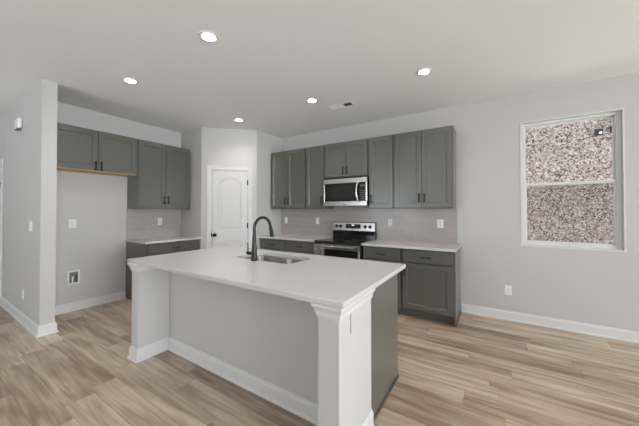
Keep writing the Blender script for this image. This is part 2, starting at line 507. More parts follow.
# slab with raised panels
SX0, SX1, SZ0, SZ1 = DT0 + .018, DT1 - .018, 0.012, DZ - .018
bm = bmesh.new()
add_box(bm, SX0, SX1, 0.010, 0.044, SZ0, SZ1, 0.0015)
slab = obj('door_slab', bm, DOORW, dm)
def panel_loop(x0, x1, z0, z1, arch):
    pts = [(x0, z0), (x1, z0)]
    if arch <= 0:
        return pts + [(x1, z1), (x0, z1)]
    nseg = 18
    for i in range(nseg + 1):
        t = i / nseg
        x = x1 + (x0 - x1) * t
        pts.append((x, z1 - arch + arch * math.sin(PI * t) ** 1.0))
    return pts
def raised_panel(name, x0, x1, z0, z1, arch):
    bm = bmesh.new()
    rings = []
    for ins, y in ((0, 0.0102), (0.006, 0.003), (0.013, 0.003), (0.020, 0.0098), (0.034, 0.0098), (0.050, 0.005)):
        a = arch * (1 - ins * 1.2)
        rings.append([bm.verts.new((x, y, z)) for x, z in panel_loop(x0 + ins, x1 - ins, z0 + ins, z1 - ins, a)])
    n = len(rings[0])
    for a, c in zip(rings, rings[1:]):
        for i in range(n): bm.faces.new((a[i], a[(i + 1) % n], c[(i + 1) % n], c[i]))
    bm.faces.new(rings[-1])
    return obj(name, bm, DOORW, slab)
raised_panel('door_panel', SX0 + .105, SX1 - .105, 1.055, 1.965, 0.085)
raised_panel('door_panel', SX0 + .105, SX1 - .105, 0.22, 0.86, 0)
MY = Matrix.Rotation(R(90), 4, 'X')     # +z -> -y
bm = bmesh.new()
Mk = Matrix.Translation((0.225, 0.010, 0.945)) @ MY
add_lathe(bm, [(0.031, 0), (0.031, 0.005), (0.026, 0.009), (0.011, 0.011), (0.011, 0.030), (0.020, 0.036), (0.027, 0.045), (0.028, 0.053), (0.024, 0.061), (0.012, 0.065), (0.002, 0.066)], 24, Mk)
obj('knob', bm, BLACK, dm, True)
bm = bmesh.new(); add_box(bm, DT0 + .001, DT0 + .017, -0.0045, 0.0, 0.915, 0.985, 0.001); obj('strike_plate', bm, BLACK, dm)
for z in (0.22, 1.107, 1.868):
    bm = bmesh.new()
    add_tube(bm, [(DT1 - .014, -0.003, z - .045), (DT1 - .014, -0.003, z + .045)], 0.0075, 10)
    add_box(bm, DT1 - .030, DT1 - .012, 0.004, 0.010, z - .045, z + .045)
    obj('hinge', bm, BLACK, dm)
bb('baseboard_pantry', [(XP, YB - .66), PA, dg(DT1 + CAS + .002)], 'white baseboard beside the pantry door')
# hall door at the picture's edge
hd = thing('door_2', 'white hall door casing at the edge beyond the stub wall', 'door', (-7.0, YH0, 0), 0)
hd['kind'] = 'structure'
bm = bmesh.new()
for (x0, x1, z0, z1) in ((0.0, 0.08, 0, 2.13), (0.86, 0.945, 0, 2.13), (0.08, 0.86, 2.05, 2.13)):
    add_box(bm, x0, x1, -0.016, -0.001, z0, z1, 0.003)
obj('casing', bm, TRIM, hd)
bm = bmesh.new(); add_box(bm, 0.085, 0.855, -0.008, -0.001, 0.01, 2.045, 0.001); obj('door_slab', bm, DOORW, hd)
for z in (0.3, 1.1, 1.75):
    bm = bmesh.new(); add_tube(bm, [(0.857, -0.018, z - .045), (0.857, -0.018, z + .045)], 0.009, 10); obj('hinge', bm, BLACK, hd)

# ------------------------------------------------------------------ window
wn = thing('window_1', 'white single hung window over the speckled brick view', 'window', (WX0, YB, WZ0), 0)
wn['kind'] = 'structure'
WW, WH = WX1 - WX0, WZ1 - WZ0
bm = bmesh.new()                    # white return liner with a narrow lip on the room side
LT = 0.014
for (x0, x1, z0, z1) in ((0, LT, 0, WH), (WW - LT, WW, 0, WH), (LT, WW - LT, 0, LT), (LT, WW - LT, WH - LT, WH)):
    add_box(bm, x0, x1, -0.004, 0.052, z0, z1, 0.001)
obj('window_liner', bm, TRIM, wn)
FW = 0.040
bm = bmesh.new()
for (x0, x1, z0, z1) in ((LT, LT + FW, LT, WH - LT), (WW - LT - FW, WW - LT, LT, WH - LT), (LT + FW, WW - LT - FW, LT, LT + FW * .8), (LT + FW, WW - LT - FW, WH - LT - FW * .8, WH - LT)):
    add_box(bm, x0, x1, 0.040, 0.125, z0, z1, 0.002)
obj('window_frame', bm, VINYL, wn)
MR = 1.685 - WZ0
def sash(name, y0, y1, z0, z1, st, bot, top):
    bm = bmesh.new()
    x0, x1 = LT + FW - .006, WW - LT - FW + .006
    add_box(bm, x0, x0 + st, y0, y1, z0, z1, 0.002); add_box(bm, x1 - st, x1, y0, y1, z0, z1, 0.002)
    add_box(bm, x0 + st, x1 - st, y0, y1, z0, z0 + bot, 0.002); add_box(bm, x0 + st, x1 - st, y0, y1, z1 - top, z1, 0.002)
    s = obj(name, bm, VINYL, wn)
    bm = bmesh.new(); add_box(bm, x0 + st, x1 - st, (y0 + y1) / 2 - .002, (y0 + y1) / 2 + .002, z0 + bot, z1 - top)
    obj('pane', bm, GLASS, s)
    return s
sash('lower_sash', 0.052, 0.080, LT + FW * .8 - .004, MR + .018, 0.020, 0.030, 0.034)
sash('upper_sash', 0.084, 0.112, MR - .014, WH - LT - FW * .8 + .004, 0.016, 0.030, 0.018)
bm = bmesh.new(); add_box(bm, WW / 2 - .03, WW / 2 + .03, 0.046, 0.070, MR + .019, MR + .031, 0.003); obj('sash_lock', bm, VINYL, wn)
bm = bmesh.new(); add_box(bm, LT + FW, WW - LT - FW, 0.1265, 0.1275, LT + FW * .8, MR); obj('insect_screen', bm, SCREEN, wn)

# ------------------------------------------------------------------ cabinet builder (local: x width, back at y=0, front faces -y)
def door_bm(x0, x1, z0, z1, yf, t=0.019):
    """recessed panel door whose front plane is y = yf"""
    bm = bmesh.new()
    yb = yf + t
    rings = []
    for ins, y in ((0, yb), (0, yf + .002), (0.002, yf), (0.054, yf), (0.0565, yf + .003), (0.0625, yf + .003), (0.066, yf + .0085)):
        rings.append([bm.verts.new(c) for c in ((x0 + ins, y, z0 + ins), (x1 - ins, y, z0 + ins), (x1 - ins, y, z1 - ins), (x0 + ins, y, z1 - ins))])
    bm.faces.new(rings[0])
    for a, c in zip(rings, rings[1:]):
        for i in range(4): bm.faces.new((a[i], a[(i + 1) % 4], c[(i + 1) % 4], c[i]))
    bm.faces.new(rings[-1])
    return bm
def pull_bm(cx, cz, yf, vert, L=0.128):
    """black bar pull standing off the face y = yf"""
    bm = bmesh.new()
    h = L / 2
    for s in (-1, 1):
        px, pz = (cx, cz + s * (h - .018)) if vert else (cx + s * (h - .018), cz)
        add_box(bm, px - .008, px + .008, yf - .026, yf - .0002, pz - .008, pz + .008, 0.001)
    if vert: add_box(bm, cx - .006, cx + .006, yf - .036, yf - .025, cz - h, cz + h, 0.0025)
    else: add_box(bm, cx - h, cx + h, yf - .036, yf - .025, cz - .006, cz + .006, 0.0025)
    return bm
RV = 0.016       # face frame reveal
def wall_cab(label, loc, rotz, w_, h_, ndoor, pull_side='c', d=0.311, pz=0.075, under=CAB, group='grey wall cabinets'):
    t = thing('wall_cabinet', label, 'cabinet', loc, rotz, group)
    bm = bmesh.new()
    add_box(bm, 0, w_, -d, -0.001, 0.012, h_, 0.0012)
    obj('carcass', bm, CAB, t)
    bm = bmesh.new(); add_box(bm, .004, w_ - .004, -d + .004, -0.002, 0.0, 0.0119); obj('bottom_panel', bm, under, t)
    yf = -d - .025
    zs = (0.010, h_ - .022)
    if ndoor == 2:
        spans = [(RV, w_ / 2 - .003, 'r'), (w_ / 2 + .003, w_ - RV, 'l')]
    else:
        spans = [(RV, w_ - RV, pull_side)]
    for x0, x1, s in spans:
        dr = obj('door', door_bm(x0, x1, zs[0], zs[1], yf), CAB, t)
        px = x1 - .030 if s == 'r' else x0 + .030
        obj('pull', pull_bm(px, zs[0] + pz + .055, yf, True), BLACK, dr)
    return t
def base_cab(label, loc, rotz, w_, spans, d=0.59, end=None, group='grey base cabinets'):
    t = thing('base_cabinet', label, 'cabinet', loc, rotz, group)
    h_ = 0.882
    bm = bmesh.new()
    add_box(bm, 0, w_, -d, -0.001, 0.105, h_, 0.0012)
    obj('carcass', bm, CAB, t)
    bm = bmesh.new(); add_box(bm, 0, w_, -d + .065, -d + .08, 0.0, 0.105); add_box(bm, 0, .018, -d + .08, -.002, 0, .105); add_box(bm, w_ - .018, w_, -d + .08, -.002, 0, .105)
    obj('toe_kick', bm, CAB, t)
    yf = -d - .025
    for x0, x1, nd, s in spans:
        bm = bmesh.new(); add_box(bm, x0, x1, yf, yf + .020, 0.715, 0.862, 0.003, 2)
        dw = obj('drawer', bm, CAB, t)
        obj('pull', pull_bm((x0 + x1) / 2, 0.787, yf, False), BLACK, dw)
        ds = [(x0, x1, s)] if nd == 1 else [(x0, (x0 + x1) / 2 - .002, 'r'), ((x0 + x1) / 2 + .002, x1, 'l')]
        for a, b, q in ds:
            dr = obj('door', door_bm(a, b, 0.125, 0.695, yf), CAB, t)
            px = b - .030 if q == 'r' else a + .030
            obj('pull', pull_bm(px, 0.695 - .03 - .064, yf, True), BLACK, dr)
    if end == 'r':
        bm = bmesh.new(); add_prism(bm, [(w_ + .0005, -d - .001), (w_ + .017, -d - .001), (w_ + .017, -.002), (w_ + .0005, -.002)], 0, h_)
        obj('end_panel', bm, CAB, t)
        bm = bmesh.new(); add_box(bm, w_ + .0175, w_ + .029, -d + .02, -.03, 0.0, 0.018, 0.004, 2); obj('shoe_moulding', bm, CAB, t)
    if end == 'l':
        bm = bmesh.new(); add_prism(bm, [(-.017, -d - .001), (-.0005, -d - .001), (-.0005, -.002), (-.017, -.002)], 0, h_)
        obj('end_panel', bm, CAB, t)
    return t

ZU = 1.400
# --- range wall, wall cabinets, from the pantry corner outwards
wall_cab('tall two door grey wall cabinet in the corner against the pantry side wall', (XP + .02, YB - .001, ZU), 0, 0.798, 1.06, 2)
wall_cab('narrow single door grey wall cabinet between the corner pair and the microwave', (-2.691, YB - .001, ZU), 0, 0.379, 1.06, 1, 'r')
wall_cab('short two door grey wall cabinet directly above the microwave', (-2.311, YB - .001, 1.900), 0, 0.770, 0.56, 2, pz=0.035)
wall_cab('narrow single door grey wall cabinet on the window side of the microwave', (-1.540, YB - .001, ZU), 0, 0.380, 1.06, 1, 'l')
wall_cab('tall two door grey wall cabinet nearest the window, last of the range run', (-1.159, YB - .001, ZU), 0, 0.764, 1.06, 2)
# --- fridge wall
wall_cab('short two door grey wall cabinet above the empty fridge alcove with raw wood underside', (XL + .001, 1.000, 1.900), R(90), 0.967, 0.56, 2, pz=0.005, under=BIRCH)
wall_cab('tall two door grey wall cabinet hanging over the short counter beside the pantry', (XL + .001, 1.969, ZU), R(90), 0.846, 1.06, 2)
# --- base cabinets
base_cab('grey base cabinet with drawer in the corner against the pantry wall', (XP + .02, YB - .001, 0), 0, 0.590, [(RV, 0.590 - RV, 2, 'r')])
base_cab('grey base cabinet with drawer standing on the pantry side of the range', (-2.899, YB - .001, 0), 0, 0.597, [(RV, .597 - RV, 2, 'r')])
base_cab('grey base cabinet with drawer on the window side of the range, behind the island corner', (-1.518, YB - .001, 0), 0, 0.540, [(RV, .540 - RV, 1, 'r')])
base_cab('grey base cabinet with drawer and single door at the window end of the range run', (-0.977, YB - .001, 0), 0, 0.610, [(RV, .610 - RV, 1, 'l')], end='r')
base_cab('grey base cabinet with one wide drawer beside the fridge alcove', (XL + .001, 1.976, 0), R(90), 0.862, [(RV, .862 - RV - .012, 2, 'r')], end='l')

# ------------------------------------------------------------------ countertops
def slab_bm(x0, x1, y0, y1, z0=0.8835, z1=0.914):
    bm = bmesh.new(); add_box(bm, x0, x1, y0, y1, z0, z1, 0.003, 2); return bm
tag(obj('countertop', slab_bm(XP + .002, -2.300, YB - .645, YB - .0015), QUARTZ), 'white quartz countertop in the corner between pantry wall and range', 'countertop', 'white quartz counters')
tag(obj('countertop', slab_bm(-1.520, -0.338, YB - .645, YB - .0015), QUARTZ), 'white quartz countertop running from the range towards the window', 'countertop', 'white quartz counters')
tag(obj('countertop', slab_bm(XL + .0015, XL + .645, 1.950, 2.8415), QUARTZ), 'short white quartz countertop beside the fridge alcove', 'countertop', 'white quartz counters')

# ------------------------------------------------------------------ backsplash
bm = bmesh.new(); add_box(bm, XP + .001, -0.383, YB - .009, YB - .0005, 0.9145, ZU - .001)
tag(obj('tile_backsplash', bm, TILEX), 'taupe subway tile backsplash behind the range', 'backsplash', None, 'structure')
bm = bmesh.new(); add_box(bm, XL + .0005, XL + .009, 1.962, 2.8415, 0.9145, ZU - .001)
tag(obj('tile_backsplash', bm, TILEY), 'taupe subway tile backsplash over the short counter', 'backsplash', None, 'structure')

# ------------------------------------------------------------------ island
IX0, IX1 = -2.833, -0.644        # outer faces of the wing walls
IW = 0.123
IY0, IYP, IYW, IYB = 1.200, 1.480, 1.630, 2.235
isl = thing('kitchen_island', 'large grey painted kitchen island with two end columns under the white quartz top', 'island', ((IX0 + IX1) / 2, 1.6, 0))
ic = Vector(isl.location)
def ipart(name, bm, m, parent=isl):
    bmesh.ops.translate(bm, verts=bm.verts[:], vec=-ic)
    return obj(name, bm, m, parent)
HB = 0.8825
bm = bmesh.new()
add_prism(bm, [(IX0, IY0), (IX0 + IW, IY0), (IX0 + IW, IYP), (IX1 - IW, IYP), (IX1 - IW, IY0), (IX1, IY0), (IX1, IYW), (IX0, IYW)], 0, HB)
ipart('half_wall', bm, WALL)
bbpath = [(IX1, IYW), (IX1, IY0), (IX1 - IW, IY0), (IX1 - IW, IYP), (IX0 + IW, IYP), (IX0 + IW, IY0), (IX0, IY0), (IX0, IYW)]
# travel direction keeps the outside of the half wall on the left, so flip offsets
def isweep(path, prof):
    bm = bmesh.new(); add_sweep(bm, path[::-1], prof); return bm
ipart('baseboard', isweep(bbpath, BBP), TRIM)
CAPP = [(0, 0.806), (0.004, 0.806), (0.006, 0.812), (0.011, 0.818), (0.013, 0.832), (0.018, 0.848), (0.026, 0.860), (0.031, 0.866), (0.031, HB), (0, HB)]
CAPP = [(o * .92, z) for o, z in CAPP]
ipart('column_capital', isweep([(IX1, IYW), (IX1, IY0), (IX1 - IW, IY0), (IX1 - IW, IY0 + .13)], CAPP), TRIM)
ipart('column_capital', isweep([(IX0 + IW, IY0 + .13), (IX0 + IW, IY0), (IX0, IY0), (IX0, IYW)], CAPP), TRIM)
# cabinet body behind the half wall, sink side faces the range
bm = bmesh.new()
CX0, CX1 = IX0 + .018, IX1 - .018
add_prism(bm, [(CX0, IYW + .001), (CX1, IYW + .001), (CX1, IYB), (CX0, IYB)], 0.105, 0.64)
add_prism(bm, [(CX0, IYW + .001), (CX1, IYW + .001), (CX1, IYW + .02), (CX0, IYW + .02)], 0.64, HB)
add_prism(bm, [(CX0, IYB - .02), (CX1, IYB - .02), (CX1, IYB), (CX0, IYB)], 0.64, HB)
for xx in (CX0, -2.25, -1.33, CX1 - .018):
    add_prism(bm, [(xx, IYW + .02), (xx + .018, IYW + .02), (xx + .018, IYB - .02), (xx, IYB - .02)], 0.64, HB)
ipart('cabinet_carcass', bm, CAB)
bm = bmesh.new(); add_box(bm, CX0, CX1, IYB - .08, IYB - .065, 0, 0.105); ipart('toe_kick', bm, CAB)
for x0, x1 in ((CX1 + .0005, CX1 + .010), (CX0 - .010, CX0 - .0005)):
    bm = bmesh.new(); add_box(bm, x0, x1, IYW + .001, IYB + .002, 0, HB, 0.0015); ipart('end_panel', bm, CAB)
for s in (1, -1):
    x = CX1 + .0105 if s > 0 else CX0 - .0105
    bm = bmesh.new(); add_box(bm, min(x, x + s * .012), max(x, x + s * .012), IYW + .03, IYB + .002, 0, 0.017, 0.004, 2)
    ipart('shoe_moulding', bm, CAB)
xs = [CX0, -2.25, -1.33, CX1]
for a, b in zip(xs, xs[1:]):
    mid = (a + b) / 2
    for q0, q1, side in ((a + .012, mid - .002, 1), (mid + .002, b - .012, -1)):
        bm = door_bm(-q1, -q0, 0.125, 0.862, 0.0)      # built facing -y, then turned to +y
        bmesh.ops.rotate(bm, verts=bm.verts[:], cent=(0, 0, 0), matrix=Matrix.Rotation(PI, 3, 'Z'))
        bmesh.ops.translate(bm, verts=bm.verts[:], vec=(0, IYB + .020, 0))
        dr = ipart('door', bm, CAB)

# island quartz with the sink cut-out
TX0, TX1, TY0, TY1 = -2.869, -0.605, 1.173, 2.3205
KX0, KX1, KY0, KY1 = -2.115, -1.435, 1.780, 2.150
def rrect(x0, x1, y0, y1, r, n=6):
    pts = []
    for cx, cy, a0 in ((x1 - r, y0 + r, -90), (x1 - r, y1 - r, 0), (x0 + r, y1 - r, 90), (x0 + r, y0 + r, 180)):
        for i in range(n + 1):
            a = R(a0 + 90 * i / n); pts.append((cx + r * math.cos(a), cy + r * math.sin(a)))
    return pts
def plate_hole(outer, inner, z0, z1, bev=0.003):
    bm = bmesh.new()
    def loop(pts, z): return [bm.verts.new((x, y, z)) for x, y in pts]
    def edges(vs): return [bm.edges.new((vs[i], vs[(i + 1) % len(vs)])) for i in range(len(vs))]
    def shrink(pts, d):
        x0 = min(p[0] for p in pts); x1 = max(p[0] for p in pts); y0 = min(p[1] for p in pts); y1 = max(p[1] for p in pts)
        cx, cy = (x0 + x1) / 2, (y0 + y1) / 2
        return [(cx + (x - cx) * (1 - 2 * d / (x1 - x0)), cy + (y - cy) * (1 - 2 * d / (y1 - y0))) for x, y in pts]
    ot, ob = loop(shrink(outer, bev), z1), loop(outer, z0)
    om = loop(outer, z1 - bev)
    it, ib = loop(inner, z1), loop(inner, z0)
    bmesh.ops.triangle_fill(bm, use_beauty=True, edges=edges(ot) + edges(it))
    bmesh.ops.triangle_fill(bm, use_beauty=True, edges=edges(ob) + edges(ib))
    def wall(a, b):
        n = len(a)
        for i in range(n): bm.faces.new((a[i], a[(i + 1) % n], b[(i + 1) % n], b[i]))
    wall(ob, om); wall(om, ot); wall(ib, it)
    return bm
bm = plate_hole(rrect(TX0, TX1, TY0, TY1, 0.006, 2), rrect(KX0, KX1, KY0, KY1, 0.055, 6), 0.884, 0.914)
tag(obj('island_countertop', bm, QUARTZ), 'white quartz top of the island with the sink cut into it', 'countertop')

# sink: two bowls under the cut-out
sk = thing('kitchen_sink', 'stainless steel double bowl sink set under the island top', 'sink', ((KX0 + KX1) / 2, (KY0 + KY1) / 2, 0.665))
def bowl(x0, x1, y0, y1, zt, depth, r):
    """open bowl with a flat rim"""
    bm = bmesh.new()
    ringdefs = [(-0.010, zt - .0005, .004), (-0.010, zt, .004), (0, zt, r), (0.002, zt - .006, r), (0.008, zt - depth + .03, r * .9), (0.02, zt - depth + .008, r * .8), (0.045, zt - depth, r * .6)]
    rings = []
    for ins, z, rr in ringdefs:
        rings.append([bm.verts.new((x, y, z)) for x, y in rrect(x0 + ins, x1 - ins, y0 + ins, y1 - ins, rr, 6)])
    n = len(rings[0])
    for a, c in zip(rings, rings[1:]):
        for i in range(n): bm.faces.new((a[i], a[(i + 1) % n], c[(i + 1) % n], c[i]))
    bm.faces.new(rings[-1])
    return bm
so = Vector(sk.location)
DVX = -1.735
for x0, x1 in ((KX0 + .004, DVX - .0103), (DVX + .0103, KX1 - .004)):
    bm = bowl(x0, x1, KY0 + .004, KY1 - .004, 0.8825, 0.20, 0.055)
    bmesh.ops.translate(bm, verts=bm.verts[:], vec=-so)
    bo = obj('bowl', bm, SINKM, sk, True)
    cx, cy = (x0 + x1) / 2 - so.x, (KY0 + KY1) / 2 - so.y
    bm = bmesh.new()
    add_lathe(bm, [(0.045, 0.018), (0.045, 0.0205), (0.038, 0.022), (0.034, 0.019), (0.012, 0.0185)], 24, Matrix.Translation((cx, cy, 0)))
    obj('drain', bm, STEEL, bo, True)

# faucet
FX, FY = -1.807, 1.752
fa = thing('kitchen_faucet', 'dark gooseneck pull-down faucet with side lever standing behind the sink', 'faucet', (FX, FY, 0.9143), 0)
bm = bmesh.new()
add_lathe(bm, [(0.030, 0), (0.030, 0.006), (0.027, 0.010), (0.0255, 0.05), (0.024, 0.10), (0.0175, 0.20), (0.0150, 0.24)], 28)
obj('body', bm, FAUC, fa, True)
phi = R(3)
dx, dy = math.sin(phi), math.cos(phi)
rad = 0.100
top0 = 0.287
pts = [(0, 0, 0.235), (0, 0, 0.26), (0, 0, top0)]
for i in range(1, 25):
    a = PI * i / 24 * 0.94
    s, z = rad * (1 - math.cos(a)), top0 + rad * math.sin(a)
    pts.append((dx * s, dy * s, z))
bm = bmesh.new(); add_tube(bm, pts, 0.0135, 16); obj('neck', bm, FAUC, fa, True)
e0, e1 = Vector(pts[-2]), Vector(pts[-1]); dd = (e1 - e0).normalized()
bm = bmesh.new()
add_tube(bm, [e1 - dd * .002, e1 + dd * .012, e1 + dd * .018, e1 + dd * .05, e1 + dd * .09, e1 + dd * .108], [0.0140, 0.0155, 0.0165, 0.0175, 0.0205, 0.0195], 16)
hd_ = obj('spray_head', bm, FAUC, fa, True)
bm = bmesh.new()
q = e1 + dd * .06; side = Vector((dx, dy, 0))
add_box(bm, -.006, .006, -.004, .004, -.016, .016, .002)
bmesh.ops.rotate(bm, verts=bm.verts[:], cent=(0, 0, 0), matrix=Matrix.Rotation(-phi, 3, 'Z'))
bmesh.ops.translate(bm, verts=bm.verts[:], vec=q + side * .019)
obj('spray_button', bm, GREYP, hd_)
bm = bmesh.new()
add_tube(bm, [(-.020, 0, .062), (-.070, 0, .062), (-.090, 0, .062)], [0.0165, 0.0165, 0.0150], 16)
add_tube(bm, [(-.080, 0, .066), (-.080, 0, .10), (-.084, 0, .158)], [0.0055, 0.0055, 0.0048], 10)
obj('lever', bm, FAUC, fa, True)

# ------------------------------------------------------------------ range
RX, RW = -2.290, 0.760
rg = thing('electric_range', 'stainless and black electric range with glass cooktop and back control panel', 'range', (RX + RW / 2, YB - .012, 0), 0)
hw = RW / 2
def rpart(name, dims, m, parent=rg, bev=0.003, seg=2):
    return box_obj(name, dims, m, parent, bev, seg)
rpart('body', (-hw, hw, -0.640, -0.001, 0.03, 0.898), BLKP)
for sx in (-1, 1):
    for yy in (-0.58, -0.08):
        rpart('foot', (sx * (hw - .05) - .02, sx * (hw - .05) + .02, yy - .02, yy + .02, 0, 0.0298), GREYP)
ct = rpart('cooktop', (-hw, hw, -0.652, -0.075, 0.8985, 0.915), GLOSS)
for cx, cy, rr in ((-.19, -.50, .11), (.19, -.50, .085), (-.19, -.22, .085), (.19, -.22, .11)):
    bm = bmesh.new()
    ring = [(rr, 0.9152), (rr + .003, 0.9152), (rr + .003, 0.9156), (rr, 0.9156)]
    add_lathe(bm, ring + ring[:1], 40, Matrix.Translation((cx, cy, 0)), cap=False)
    obj('burner_ring', bm, ENAM, ct)
# backguard
bm = bmesh.new()
add_box(bm, -hw + .004, hw - .004, -0.074, -0.001, 0.8985, 1.035, 0.002)
obj('backguard_base', bm, GLOSS, rg)
bm = bmesh.new()
prof = [(-0.001, 1.036), (-0.086, 1.036), (-0.090, 1.042), (-0.078, 1.172), (-0.070, 1.182), (-0.001, 1.182)]
L_ = [bm.verts.new((-hw, y, z)) for y, z in prof]; R_ = [bm.verts.new((hw, y, z)) for y, z in prof]
bm.faces.new(L_); bm.faces.new(R_[::-1])
for i in range(len(prof)):
    j = (i + 1) % len(prof); bm.faces.new((L_[i], R_[i], R_[j], L_[j]))
cp = obj('control_panel', bm, STEEL, rg)
tilt = math.atan2(0.012, 0.130)
def on_panel(z):        # y of the sloping face
    return -0.090 + (z - 1.042) * (0.012 / 0.130)
def panel_part(name, bm, x, z, m, parent=cp, smooth=False):
    bmesh.ops.rotate(bm, verts=bm.verts[:], cent=(0, 0, 0), matrix=Matrix.Rotation(-tilt, 3, 'X'))
    bmesh.ops.translate(bm, verts=bm.verts[:], vec=(x, on_panel(z), z))
    return obj(name, bm, m, parent, smooth)
bm = bmesh.new(); add_box(bm, -.135, .135, -.003, .002, -.036, .036, .002); dsp = panel_part('display', bm, 0.005, 1.112, GLOSS)
bm = bmesh.new(); add_box(bm, -.022, .022, -.0042, -.0031, .010, .026)
panel_part('clock_digits', bm, 0.005, 1.112, LED, dsp)
for s_ in (-1, 1):
    bm = bmesh.new()
    for i in range(5):
        for j in range(2):
            x = s_ * (.045 + i * .017)
            add_box(bm, x - .005, x + .005, -.0038, -.0031, -.022 + j * .026 - .003, -.022 + j * .026 + .003)
    panel_part('keypad', bm, 0.005, 1.112, ENAM, dsp)
for kx in (-.300, -.222, .218, .300):
    bm = bmesh.new()
    add_lathe(bm, [(0.027, 0), (0.027, 0.005), (0.022, 0.007), (0.019, 0.026), (0.016, 0.029), (0.001, 0.0292)], 24, MY)
    add_box(bm, -.004, .004, -.036, -.026, -.019, .019, .001)
    panel_part('knob', bm, kx, 1.110, BLKP, cp, True)
bm = bmesh.new(); add_box(bm, -.030, .030, -.0016, .001, -.004, .004); panel_part('badge', bm, 0.005, 1.056, GREYP)
# oven door: steel frame round black glass, left stile widened to imitate a reflection, bar handle; drawer below
fy = -0.641
rpart('vent_trim', (-hw, hw, -0.652, fy, 0.872, 0.8975), BLKP)
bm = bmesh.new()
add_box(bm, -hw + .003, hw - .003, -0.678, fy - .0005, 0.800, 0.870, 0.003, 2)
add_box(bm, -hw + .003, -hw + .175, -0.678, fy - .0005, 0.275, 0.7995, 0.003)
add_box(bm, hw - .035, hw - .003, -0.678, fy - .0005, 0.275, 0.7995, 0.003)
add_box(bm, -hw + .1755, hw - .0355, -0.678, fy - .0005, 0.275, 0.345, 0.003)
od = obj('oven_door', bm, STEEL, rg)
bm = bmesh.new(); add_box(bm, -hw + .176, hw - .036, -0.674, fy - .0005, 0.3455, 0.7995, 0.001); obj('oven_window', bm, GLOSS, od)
bm = bmesh.new()
add_tube(bm, [(-hw + .05, -0.722, 0.846), (hw - .05, -0.722, 0.846)], 0.0125, 14)
for s in (-1, 1): add_tube(bm, [(s * (hw - .075), -0.678, 0.846), (s * (hw - .075), -0.722, 0.846)], 0.009, 10)
obj('handle', bm, STEEL, od, True)
rpart('storage_drawer', (-hw + .003, hw - .003, -0.672, fy - .0005, 0.07, 0.268), STEEL)

# ------------------------------------------------------------------ microwave
mw = thing('microwave_oven', 'stainless over-the-range microwave with black window and curved handle, hung under the short cabinet', 'microwave', (-1.914, YB - .0095, 1.442), 0)
MWD, MWH = 0.385, 0.455
hw = 0.376
box_obj('body', (-hw, hw, -MWD + .022, -0.001, 0.0, MWH), BLKP, mw, 0.003, 2)
mf = -MWD
bm = bmesh.new()
FH = 0.425
add_box(bm, -hw, hw, mf, -MWD + .0215, 0.0, 0.072, 0.004, 2)
add_box(bm, -hw, hw, mf, -MWD + .0215, 0.352, FH, 0.004, 2)
add_box(bm, -hw, -hw + .022, mf, -MWD + .0215, 0.0722, 0.3518, 0.003)
add_box(bm, hw - .024, hw, mf, -MWD + .0215, 0.0722, 0.3518, 0.003)
fr = obj('door_frame', bm, STEEL, mw)
bm = bmesh.new(); add_box(bm, -hw + .0225, hw - .150, mf + .004, -MWD + .0212, 0.0722, 0.3518, 0.001); wd = obj('door_window', bm, GLOSS, mw)
bm = bmesh.new(); add_box(bm, -hw + .055, hw - .215, mf + .0025, mf + .0039, 0.100, 0.322, 0.0005); obj('window_screen', bm, SMOKE, wd)
bm = bmesh.new(); add_box(bm, hw - .1495, hw - .0245, mf + .004, -MWD + .0212, 0.0722, 0.3518, 0.001); kp = obj('keypad', bm, GLOSS, mw)
bm = bmesh.new()
for r_ in range(5):
    for c_ in range(3):
        add_box(bm, hw - .098 + c_ * .024 - .008, hw - .098 + c_ * .024 + .008, mf + .0034, mf + .0039, 0.10 + r_ * .03, 0.112 + r_ * .03)
obj('keys', bm, ENAM, kp)
bm = bmesh.new(); add_box(bm, hw - .105, hw - .04, mf + .0034, mf + .0039, 0.29, 0.315); obj('clock', bm, ENAM, kp)
bm = bmesh.new()
pts = []
for i in range(17):
    t = i / 16
    pts.append((hw - .155 + .018 * (1 - math.sin(PI * t)), mf - .004 - .040 * math.sin(PI * t) ** .7, 0.062 + 0.305 * t))
add_tube(bm, pts, 0.0135, 12); obj('handle', bm, STEEL, mw, True)
bm = bmesh.new(); add_box(bm, -.03, .03, mf - .0008, mf + .001, 0.018, 0.028); obj('badge', bm, GREYP, mw)
bm = bmesh.new(); add_box(bm, -.30, -.06, -0.32, -0.10, -0.006, -0.0004, 0.001); obj('grease_filter', bm, GREYP, mw)

# ------------------------------------------------------------------ outlets, switches
def outlet(name, label, loc, rotz, w_=0.072, h_=0.118, kind='duplex', group=None, cat='outlet'):
    """plate in the local xz plane facing -y, centred on loc"""
    t = thing(name, label, cat, loc, rotz, group)
    bm = bmesh.new(); add_box(bm, -w_ / 2, w_ / 2, -0.006, -0.0004, -h_ / 2, h_ / 2, 0.002, 2); obj('cover_plate', bm, PLATE, t)
    if kind == 'duplex':
        for z in (-.0195, .0195):
            bm = bmesh.new(); add_box(bm, -.017, .017, -0.0085, -0.0055, z - .014, z + .014, 0.002); so_ = obj('socket', bm, PLATE, t)
            bm = bmesh.new()
            add_box(bm, -.0085, -.0055, -0.0088, -0.0084, z - .004, z + .006); add_box(bm, .0055, .0085, -0.0088, -0.0084, z - .004, z + .006)
            add_box(bm, -.002, .002, -0.0088, -0.0084, z - .011, z - .007)
            obj('slots', bm, SLOT, so_)
    elif kind == 'rocker':
        n = max(1, round(w_ / 0.06) - 0 if w_ > .1 else 1)
        for i in range(n):
            x = (i - (n - 1) / 2) * .046
            bm = bmesh.new(); add_box(bm, x - .0165, x + .0165, -0.0095, -0.0055, -.033, .033, 0.002); obj('rocker', bm, PLATE, t)
    return t
OG = 'white duplex wall outlets'
ys = YB - .009
outlet('wall_outlet', 'white outlet on the tile close to the pantry corner', (-3.382, ys, 1.183), 0, group=OG)
